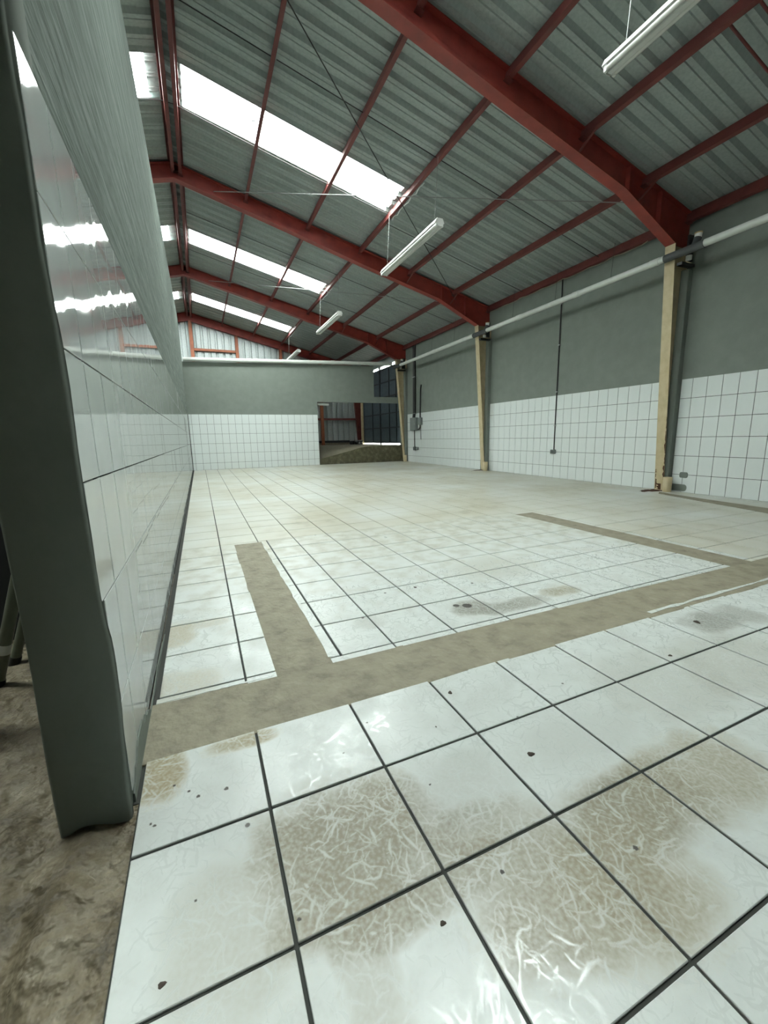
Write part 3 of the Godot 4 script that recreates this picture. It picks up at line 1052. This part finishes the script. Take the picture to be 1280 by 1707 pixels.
func build_frames() -> void:
	var where := ["nearest the camera", "second from the camera", "third from the camera", "against the far gable"]
	for i in FRAMES.size():
		var d: float = FRAMES[i]
		var r := thing("steel_rafter", "red oxide steel roof rafter, the one " + where[i], "rafter", V(0, 0, d), "red steel rafters")
		var low := [[0.0, 5.67], [2.0, 5.155], [3.56, 4.735], [5.55, 4.235], [6.68, 3.74]]
		if i == 3:
			low = [[0.0, 5.62], [2.0, 5.13], [3.56, 4.74], [5.55, 4.24], [6.68, 3.74]]
		for side in [1.0, -1.0]:
			var o := []
			for p in low:
				o.append(V(side * p[0], p[1], -0.005))
			o.append(V(side * 7.08, 3.74, -0.005))
			o.append(V(side * 7.08, roof_y(7.08) - 0.03, -0.005))
			o.append(V(0, RIDGE - 0.03, -0.005))
			part("web", plate(o, Vector3(0, 0, -0.01)), M.red_oxide, r)
			var st := mb()
			for k in low.size() - 1:
				bar(st, V(side * low[k][0], low[k][1], 0), V(side * (low[k + 1][0] + 0.004), low[k + 1][1] - 0.001, 0), 0.15, 0.012)
			part("bottom_flange", done(st), M.red_oxide, r)
			st = mb()
			bar(st, V(0, RIDGE - 0.03, 0), V(side * 7.08, roof_y(7.08) - 0.03, 0), 0.14, 0.01)
			part("top_flange", done(st), M.red_oxide, r)
			if side > 0:
				for xx in [5.62, 6.3]:
					var yl: float = 4.235 + (4.235 - 3.74) / (5.55 - 6.68) * (xx - 5.55)
					part("stiffener", span_mesh(xx - 0.005, xx + 0.005, yl + 0.01, roof_y(xx) - 0.05, -0.07, 0.07), M.red_oxide, r)
		var col := thing("steel_column", "tapered cream steel column " + ["with rusted foot, nearest the camera", "in the middle of the right wall", "at the far right corner by the openings", "by the gate beside the far gable"][i], "column", V(0, fy(d) if d < 14 else 0.66, d), "cream steel columns")
		var b0 := -0.02
		var lift: float = col.position.y
		var t1 := 3.735 - lift
		var xb := 6.985 if i < 3 else 6.93
		var cm: Material = M.cream if i < 3 else M.purlin_red
		var st2 := mb()
		bar(st2, V(xb, b0, 0), V(6.686, t1, 0), 0.15, 0.012, Vector3.LEFT)
		part("inner_flange", done(st2), cm, col)
		part("web", plate([V(xb + 0.006, b0, -0.004), V(7.09, b0, -0.004), V(7.09, t1, -0.004), V(6.69, t1, -0.004)], Vector3(0, 0, -0.008)), cm, col)
		part("outer_flange", span_mesh(7.075, 7.09, b0, t1, -0.075, 0.075), cm, col)
		if i < 3:
			part("base_plate", span_mesh(6.93, 7.09, -0.01, 0.012, -0.11, 0.11, 0.002), M.rust, col)
		if i == 0:
			# flaking rust along the near edge and foot of the flange
			for f in [[0.05, 0.42, -0.076, 0.03], [0.45, 0.6, -0.077, 0.014], [0.62, 0.98, -0.077, 0.022], [0.02, 0.12, -0.03, 0.1], [0.04, 0.2, 0.062, 0.022], [0.3, 0.36, 0.066, 0.015], [0.22, 0.28, 0.066, 0.016], [1.02, 1.2, -0.0775, 0.01]]:
				var oo := []
				var xa := func(y: float) -> float: return lerpf(xb, 6.686, y / t1) - 0.0075
				for k in 9:
					var y: float = lerpf(f[0], f[1], k / 8.0)
					oo.append(V(xa.call(y), y, f[2]))
				for k in range(8, -1, -1):
					var y: float = lerpf(f[0], f[1], k / 8.0)
					oo.append(V(xa.call(y), y, f[2] + signf(-f[2]) * f[3] * rng.randf_range(0.25, 1.0)))
				part("rust_patch", plate(oo, Vector3(-0.0015, 0, 0)), M.rust, col)

func channel(d0: float, d1: float, depth: float, width: float) -> ArrayMesh:
	# a lipped C section lying along the hall, its top at y = 0
	var st := mb()
	var t := 0.004
	for s in [[-t / 2, t / 2, -depth, 0.0], [0.0, width, -t, 0.0], [0.0, width, -depth, -depth + t], [width - t, width, -0.022, 0.0], [width - t, width, -depth, -depth + 0.022]]:
		span_box(st, s[0], s[1], s[2], s[3], d0, d1)
	return done(st)

func build_purlins() -> void:
	var bays := [[-0.35, 4.42, "bay overhead"], [4.44, 9.19, "bay between rafters one and two"], [9.21, 13.96, "bay between rafters two and three"], [13.98, 18.7, "last bay before the gable"]]
	var names := ["right ridge purlin", "first purlin below the ridge", "second purlin below the ridge", "third purlin below the ridge", "fourth purlin below the ridge", "fifth purlin below the ridge", "eave purlin at the wall top"]
	for b in bays:
		for k in range(-1, 7):
			var x: float = -0.02 if k < 0 else PURLINS[k]
			var label: String = ("left ridge purlin" if k < 0 else names[k]) + " in the " + b[2]
			var p := thing("roof_purlin", "red steel " + label, "purlin", V(x, roof_y(x) - 0.005, 0), "red roof purlins")
			p.rotation.z = -atan(PITCH) * signf(x)
			var deep := 0.17 if k < 1 else 0.125 if k < 6 else 0.15
			part("channel", channel(b[0], b[1], deep, 0.05 if k >= 0 else -0.05), M.purlin_red, p)
			for e in [b[0] + 0.02, b[1] - 0.02]:
				part("cleat", span_mesh(-0.02, 0.07, -deep - 0.006, -deep, e - 0.05, e + 0.05), M.purlin_red, p)
			if (k == 4 or k == 5) and b[1] < 14:
				var st := mb()
				bar(st, V(0.02, -deep, b[1] - 0.24), V(0.0, -deep - 0.2, b[1] - 0.01), 0.03, 0.004)
				part("knee_brace", done(st), M.purlin_red, p)

func build_rods() -> void:
	var y := func(x: float) -> float: return roof_y(x) - 0.19
	for r in [[0.52, 4.44, 6.04, 9.19, "thin diagonal brace rod falling from the ridge towards the second rafter"], [6.27, 4.44, 0.66, 9.19, "thin diagonal brace rod rising from the nearest column towards the ridge"], [6.27, 9.21, 0.66, 13.96, "thin diagonal brace rod between the second and third rafters"]]:
		var t := thing("brace_rod", r[4], "rod", V(r[0], y.call(r[0]), r[1]), "roof brace rods")
		part("rod", tube_mesh([Vector3.ZERO, V(r[2] - r[0], y.call(r[2]) - y.call(r[0]), r[3] - r[1])], 0.007, 6), M.wire if r[0] > 3 else M.dark_rod, t)
		part("end_hook", tube_mesh([Vector3(0, 0, 0), Vector3(0, 0.06, 0.0)], 0.012, 6), M.dark_rod, t)
	for c in [[-0.5, 7.53, 3.5, 7.56, 0.02, "thin dark cable straight across the first skylight near its far edge"], [0.2, 6.93, 1.25, 6.97, 0.13, "thin dark cable sagging below the first skylight beside the ridge"]]:
		var t := thing("roof_cable", c[5], "cable", V(c[0], roof_y(c[0]) - 0.1, c[1]), "cables below the first skylight")
		var pts := []
		for i in 21:
			var q := i / 20.0
			var xx: float = lerpf(c[0], c[2], q)
			pts.append(V(xx - c[0], roof_y(xx) - roof_y(c[0]) - c[4] * 4.0 * q * (1.0 - q), lerpf(0, c[3] - c[1], q) + c[4] * 1.3 * q * (1.0 - q)))
		part("cable", tube_mesh(pts, 0.006, 6), M.dark_rod, t)
	var n := 0
	for dd in [1.1, 2.62, 2.85, 5.94, 7.9, 10.7, 12.6]:
		for k in range(1, 7):
			var xa: float = PURLINS[k - 1] + 0.05
			var xb: float = PURLINS[k]
			if dd > 2 and dd < 3 and k < 5:
				continue
			if dd > 7 and dd < 8 and k < 4:
				continue
			n += 1
			var place: String = ["between the ridge and first purlins", "between the first and second purlins", "between the second and third purlins", "between the third and fourth purlins", "between the fourth and fifth purlins", "between the fifth and eave purlins"][k - 1]
			var bay: String = "overhead behind the camera" if dd < 2 else "overhead, nearer of the red pair" if dd < 2.7 else "overhead, farther of the red pair" if dd < 4.4 else "just past the nearest rafter" if dd < 6.5 else "beyond the first skylight" if dd < 9 else "just past the second rafter" if dd < 11.5 else "beyond the second skylight"
			var t := thing("sag_rod", "thin dark sag rod " + place + ", " + bay, "rod", V(xa, roof_y(xa) - 0.06, dd), "sag rods between purlins")
			part("rod", tube_mesh([Vector3.ZERO, Vector3(xb - xa, roof_y(xb) - roof_y(xa), 0)], 0.006 if dd > 3 else 0.013, 6), M.dark_rod if dd > 3 else M.purlin_red, t)

# ------------------------------------------------------------------ lamps (off), hung on wires
func build_fixtures() -> void:
	var spots := [[0.95, 2.96, "white twin-tube lamp batten hanging overhead, nearest the camera"], [5.68, 7.67, "white twin-tube lamp batten hanging under the first skylight"], [10.39, 12.39, "white twin-tube lamp batten hanging under the second skylight"], [15.05, 16.95, "white twin-tube lamp batten hanging behind the far wall, farthest of the row"]]
	for s in spots:
		var len: float = s[1] - s[0]
		var mid: float = (s[0] + s[1]) / 2
		var t := thing("lamp_batten", s[2], "lamp", V(3.45, 4.0, mid), "unlit hanging lamp battens")
		var h := len / 2
		# gear tray: a trapezoid trough, narrow on top
		var o := [V(-0.075, 0.03, -h), V(-0.045, 0.085, -h), V(0.045, 0.085, -h), V(0.075, 0.03, -h)]
		part("housing", plate(o, Vector3(0, 0, -len)), M.white_enamel, t)
		part("reflector", plate([V(-0.022, -0.012, -h + 0.01), V(-0.03, 0.03, -h + 0.01), V(0.03, 0.03, -h + 0.01), V(0.022, -0.012, -h + 0.01)], Vector3(0, 0, -len + 0.02)), M.white_enamel, t)
		for sx in [-0.05, 0.05]:
			var lt := part("lamp_tube", tube_mesh([V(sx, 0.002, -h + 0.03), V(sx, 0.002, h - 0.03)], 0.019, 12), M.lamp_glass, t)
			for e in [-1.0, 1.0]:
				part("socket", span_mesh(sx - 0.014, sx + 0.014, -0.02, 0.032, e * (h - 0.032), e * (h - 0.002), 0.003), M.white_enamel, lt)
		for e in [-1.0, 1.0]:
			part("end_plate", plate([V(-0.078, 0.028, e * h), V(-0.047, 0.088, e * h), V(0.047, 0.088, e * h), V(0.078, 0.028, e * h), V(0.024, -0.016, e * h), V(-0.024, -0.016, e * h)], Vector3(0, 0, -0.004 * e)), M.white_enamel, t)
			var up := roof_y(3.5) - 0.13 - 4.085
			part("wire", tube_mesh([V(0, 0.085, e * (h - 0.15)), V(0.06, 0.085 + up, e * (h - 0.15))], 0.0035, 6), M.wire, t)
	# loose cable stapled along the third purlin
	for c in [[6.4, 7.6, "pale loose cable along the purlin at the end of the first skylight"], [11.4, 12.5, "pale loose cable along the purlin at the end of the second skylight"], [16.2, 17.2, "pale loose cable along the purlin at the end of the farthest skylight"]]:
		var t := thing("lamp_cable", c[2], "cable", V(3.6, roof_y(3.6) - 0.125, c[0]), "cables along the third purlin")
		var pts := []
		for i in 18:
			pts.append(V(0.0 + 0.012 * sin(i * 1.9), -0.012 + 0.014 * sin(i * 1.3), (c[1] - c[0]) * i / 17.0))
		part("cable", tube_mesh(pts, 0.008, 6), M.white_enamel, t)
	var t2 := thing("eave_cable", "pale loose cable sagging along the eave beam beside the second column", "cable", V(7.0, 4.06, 5.0), "")
	var pts2 := []
	for i in 40:
		var q := i / 39.0
		pts2.append(V(-0.03 + 0.012 * sin(i * 1.7), -0.03 * absf(sin(i * 0.55)), q * 4.0))
	part("cable", tube_mesh(pts2, 0.007, 6), M.cement, t2)

# ------------------------------------------------------------------ pipes
func build_pipes() -> void:
	var px := 6.615
	var runs := [[-3.0, 3.909, "white drain pipe along the right wall, length nearest the camera"], [4.452, 8.679, "white drain pipe along the right wall between the first and second columns"], [9.222, 13.449, "white drain pipe along the right wall between the second and third columns"]]
	for r in runs:
		var yy := func(d: float) -> float: return 3.548 - (d - 4.0) * 0.0095
		var t := thing("drain_pipe", r[2], "pipe", V(px, yy.call(r[0]), r[0]), "white drain pipes")
		part("pipe", tube_mesh([Vector3.ZERO, V(0, yy.call(r[1]) - yy.call(r[0]), r[1] - r[0])], 0.048, 20), M.pvc, t)
		var cs: Array = [0.6, 2.9] if r[0] < 0 else [4.6, 6.06, 7.58] if r[0] < 5 else [9.3, 11.2]
		for c in cs:
			part("coupling", tube_mesh([V(0, yy.call(c) - yy.call(r[0]), c - r[0] - 0.07), V(0, yy.call(c) - yy.call(r[0]), c - r[0] + 0.07)], 0.053, 20), M.pvc, t)
		for c in [r[0] + 0.9, (r[0] + r[1]) / 2, r[1] - 0.9]:
			part("bracket", tube_mesh([V(0, yy.call(c) - yy.call(r[0]) + 0.05, c - r[0]), V(0.04, 4.12 - yy.call(r[0]), c - r[0])], 0.003, 6), M.dark_rod, t)
	var where := ["nearest column", "second column", "third column"]
	for i in 3:
		var d: float = FRAMES[i]
		var y: float = 3.545 - (d - 4.0) * 0.0095
		var t := thing("pipe_junction", "dark sleeved pipe tee with a white cap at the " + where[i], "pipe fitting", V(px, y, d), "pipe fittings at the columns")
		var len_to := 0.02 if i == 2 else 0.02
		part("sleeve", tube_mesh([V(0, 0.003, -0.52), V(0, -0.002, len_to)], 0.056, 18), M.dark_sleeve, t)
		part("branch", tube_mesh([V(0.01, 0.0, -0.3), V(0.12, 0.07, -0.32), V(0.15, 0.17, -0.33)], 0.05, 14), M.dark_sleeve, t)
		var cap := part("cap", tube_mesh([V(0.15, 0.165, -0.33), V(0.15, 0.235, -0.335)], 0.045, 16), M.white_enamel, t)
		part("cap_rim", tube_mesh([V(0.15, 0.225, -0.335), V(0.15, 0.24, -0.335)], 0.05, 16), M.brass, cap)
		part("under_cap", tube_mesh([V(0.14, -0.03, -0.24), V(0.14, -0.085, -0.24)], 0.04, 14), M.white_enamel, t)
		part("bracket", span_mesh(0.06, 0.36, -0.14, -0.1, -0.2, -0.125), M.black_conduit, t)
		part("strap", span_mesh(0.24, 0.36, -0.05, 0.3, -0.16, -0.13), M.black_conduit, t)
	# pipe across the far wall
	var b := thing("drain_pipe", "long white drain pipe along the top of the far wall", "pipe", V(-0.24, 3.385, 14.06), "white drain pipes")
	part("pipe", tube_mesh([Vector3.ZERO, Vector3(6.8, 0.198, 0)], 0.06, 20), M.pvc, b)
	for x in [2.1, 4.6]:
		part("coupling", tube_mesh([Vector3(x - 0.07, x * 0.0291, 0), Vector3(x + 0.07, x * 0.0291 + 0.004, 0)], 0.066, 20), M.pvc, b)
	# cut pipe stubs at the feet of the columns
	for i in 3:
		var d: float = FRAMES[i]
		var t := thing("floor_pipe_stub", "short cream pipe stub beside the foot of the " + where[i], "pipe", V(6.945, fy(d) - 0.002, d - 0.15), "pipe stubs at the column feet")
		part("pipe", lathe([Vector2(0.062, 0.0), Vector2(0.066, 0.24), Vector2(0.056, 0.242), Vector2(0.05, 0.2), Vector2(0.0, 0.2)], 18), M.cream, t)

# ------------------------------------------------------------------ electrics
func build_electrics() -> void:
	var t := thing("wall_conduit", "thin black conduit down the wall between the first two columns, with an outlet", "conduit", V(7.078, 0.63, 6.84))
	var cd := part("conduit", tube_mesh([V(0, 0.0, 0), V(-0.01, 3.46, 0.0)], 0.013, 10), M.black_conduit, t)
	for y in [0.55, 1.25, 2.2, 3.0]:
		part("clip", span_mesh(-0.02, 0.012, y - 0.012, y + 0.012, -0.024, 0.024, 0.002), M.socket_metal, cd)
	var ob := part("outlet_box", span_mesh(-0.05, 0.002, -0.06, 0.03, -0.06, 0.06, 0.006), M.box_grey, t)
	part("outlet_cover", span_mesh(-0.056, -0.05, -0.045, 0.015, -0.045, 0.045, 0.002), M.dark_sleeve, ob)
	var p := thing("breaker_box", "grey breaker box on the wall tiles with thick black conduits above", "electrical box", V(7.079, 1.44, 13.25), "")
	part("body", span_mesh(-0.11, 0.0, -0.22, 0.22, -0.2, 0.22, 0.008), M.box_grey, p)
	var dr := part("door", span_mesh(-0.118, -0.11, -0.2, 0.2, -0.18, 0.2, 0.003), M.box_grey, p)
	part("latch", span_mesh(-0.126, -0.118, -0.03, 0.03, -0.16, -0.13, 0.002), M.socket_metal, dr)
	for dd in [-0.03, 0.04]:
		part("conduit", tube_mesh([V(-0.05, 0.2, dd + 0.03), V(-0.04, 0.42, dd), V(-0.03, 2.5, dd), V(-0.03, 2.72, dd + (0.05 if dd > 0 else -0.05))], 0.034, 12), M.black_conduit, p)
	for y in [0.36, 1.6]:
		part("strap", span_mesh(-0.075, 0.0, y - 0.012, y + 0.012, -0.09, 0.1, 0.002), M.socket_metal, p)
	part("lower_conduit", tube_mesh([V(-0.03, -0.22, 0.02), V(-0.025, -0.86, 0.02)], 0.014, 10), M.black_conduit, p)
	part("outlet", span_mesh(-0.05, 0.0, -0.92, -0.8, -0.08, 0.1, 0.006), M.dark_sleeve, p)
	part("outlet", span_mesh(-0.05, 0.0, -0.9, -0.81, -0.24, -0.1, 0.006), M.box_grey, p)
	var s := thing("switch_box", "small grey switch box with a curved black cable beside the breaker box", "electrical box", V(7.079, 1.52, 12.83), "")
	part("body", span_mesh(-0.09, 0.0, -0.12, 0.12, -0.11, 0.11, 0.006), M.box_grey, s)
	part("cover", span_mesh(-0.096, -0.09, -0.1, 0.1, -0.09, 0.09, 0.003), M.box_grey, s)
	part("cable", tube_mesh([V(-0.04, 0.1, 0), V(-0.035, 0.5, 0.0), V(-0.04, 0.9, -0.03), V(-0.05, 1.1, -0.07), V(-0.06, 1.2, -0.12)], 0.022, 10), M.black_conduit, s)
	part("elbow", tube_mesh([V(-0.04, -0.1, 0), V(-0.04, -0.2, 0.0), V(-0.04, -0.26, 0.05), V(-0.04, -0.27, 0.155)], 0.022, 10), M.black_conduit, s)
	part("loose_wire", tube_mesh([V(-0.04, -0.12, -0.03), V(-0.03, -0.45, -0.03), V(-0.04, -0.62, -0.06)], 0.009, 8), M.dark_sleeve, s)

# ------------------------------------------------------------------ clutter behind the partition's end
func build_side_clutter() -> void:
	for q in [[V(-0.73, 0.39, 2.0), V(-0.815, 0.10, 2.0), "upper green grey metal tube leaning in the dark beside the partition", 0.022], [V(-0.794, 0.186, 2.2), V(-0.866, -0.04, 2.2), "lower green grey metal tube leaning in the dark beside the partition", 0.019]]:
		var a: Vector3 = q[0]
		var b: Vector3 = q[1]
		var dir := (a - b).normalized()
		var foot := b - dir * ((b.y - 0.03) / dir.y)
		var t := thing("leaning_tube", q[2], "tube", foot, "tubes leaning behind the partition")
		part("tube", tube_mesh([Vector3.ZERO, a + dir * 0.75 - foot], q[3], 14), M.tube_green, t)
		if q[3] > 0.02:
			part("sticker", tube_mesh([dir * 0.16, dir * 0.2], q[3] + 0.001, 14), M.white_enamel, t)
		part("foot_cap", tube_mesh([dir * -0.01, dir * 0.05], q[3] + 0.003, 14), M.black_plastic, t)
	var k := thing("dark_board", "dark board leaning on the floor behind the leaning tubes", "board", V(-0.95, 0.01, 2.5))
	part("board", plate([V(-0.6, 0.0, 0.1), V(0.06, 0.0, 0.0), V(0.2, 0.16, 0.0), V(0.42, 0.95, 0.12), V(-0.2, 1.25, 0.25)], Vector3(0, 0, -0.02)), M.black_plastic, k)
	var l := thing("grey_panel", "grey panel edge standing at the left border of the picture", "panel", V(-0.98, 0.01, 1.75))
	part("panel", plate([V(-0.2, 0.5, 0), V(0.235, 0.5, 0.0), V(0.3, 0.72, 0.0), V(0.28, 0.86, 0.0), V(-0.2, 1.0, 0)], Vector3(0, 0, -0.02)), M.box_grey, l)
	part("leg", span_mesh(-0.2, -0.16, 0.0, 0.52, -0.02, 0.02), M.black_plastic, l)

# ------------------------------------------------------------------ stone chips on the floor
func build_floor_bits() -> void:
	var bits := [[0.867, 0.865, 0.0095, "dark oval chip on the tile right of the cracked brown tile"], [0.81, 1.241, 0.008, "dark chip on the tile just below the long cement strip"], [0.372, 0.588, 0.0055, "small dark round chip on the tile below the cracked brown tile"], [-0.155, 0.72, 0.006, "small dark curl on the lowest left tile"], [2.31, 1.2, 0.014, "dark chip on the stained tile at the right by the cement strip"], [1.22, 2.3, 0.01, "small dark chip in the middle of the tiles beyond the strip"], [1.85, 1.05, 0.008, "tiny dark chip on the right-hand tiles before the strip"]]
	for b in bits:
		var t := thing("stone_chip", b[3], "chip", V(b[0], fy(b[1]) + 0.0005, b[1]), "chips on the tiled floor")
		t.rotation.y = rng.randf() * TAU
		var st := mb()
		st.set_smooth_group(0)
		var rings := []
		for j in 4:
			var ring := []
			var e: float = j / 3.0
			for k in 10:
				var a := TAU * k / 10
				var r: float = b[2] * cos(e * PI * 0.46) * (1.0 + 0.18 * sin(a * 3.0 + b[0] * 9.0))
				ring.append(Vector3(cos(a) * r * 1.35, b[2] * 0.55 * sin(e * PI * 0.5), sin(a) * r))
			rings.append(ring)
		for j in 3:
			for k in 10:
				var k2 := (k + 1) % 10
				var q := [rings[j][k], rings[j][k2], rings[j + 1][k2], rings[j + 1][k]]
				poly(st, q, q[0] + q[2] + Vector3(0, 0.001, 0))
		poly(st, rings[3], Vector3.UP)
		part("chip", done(st), M.stone, t)
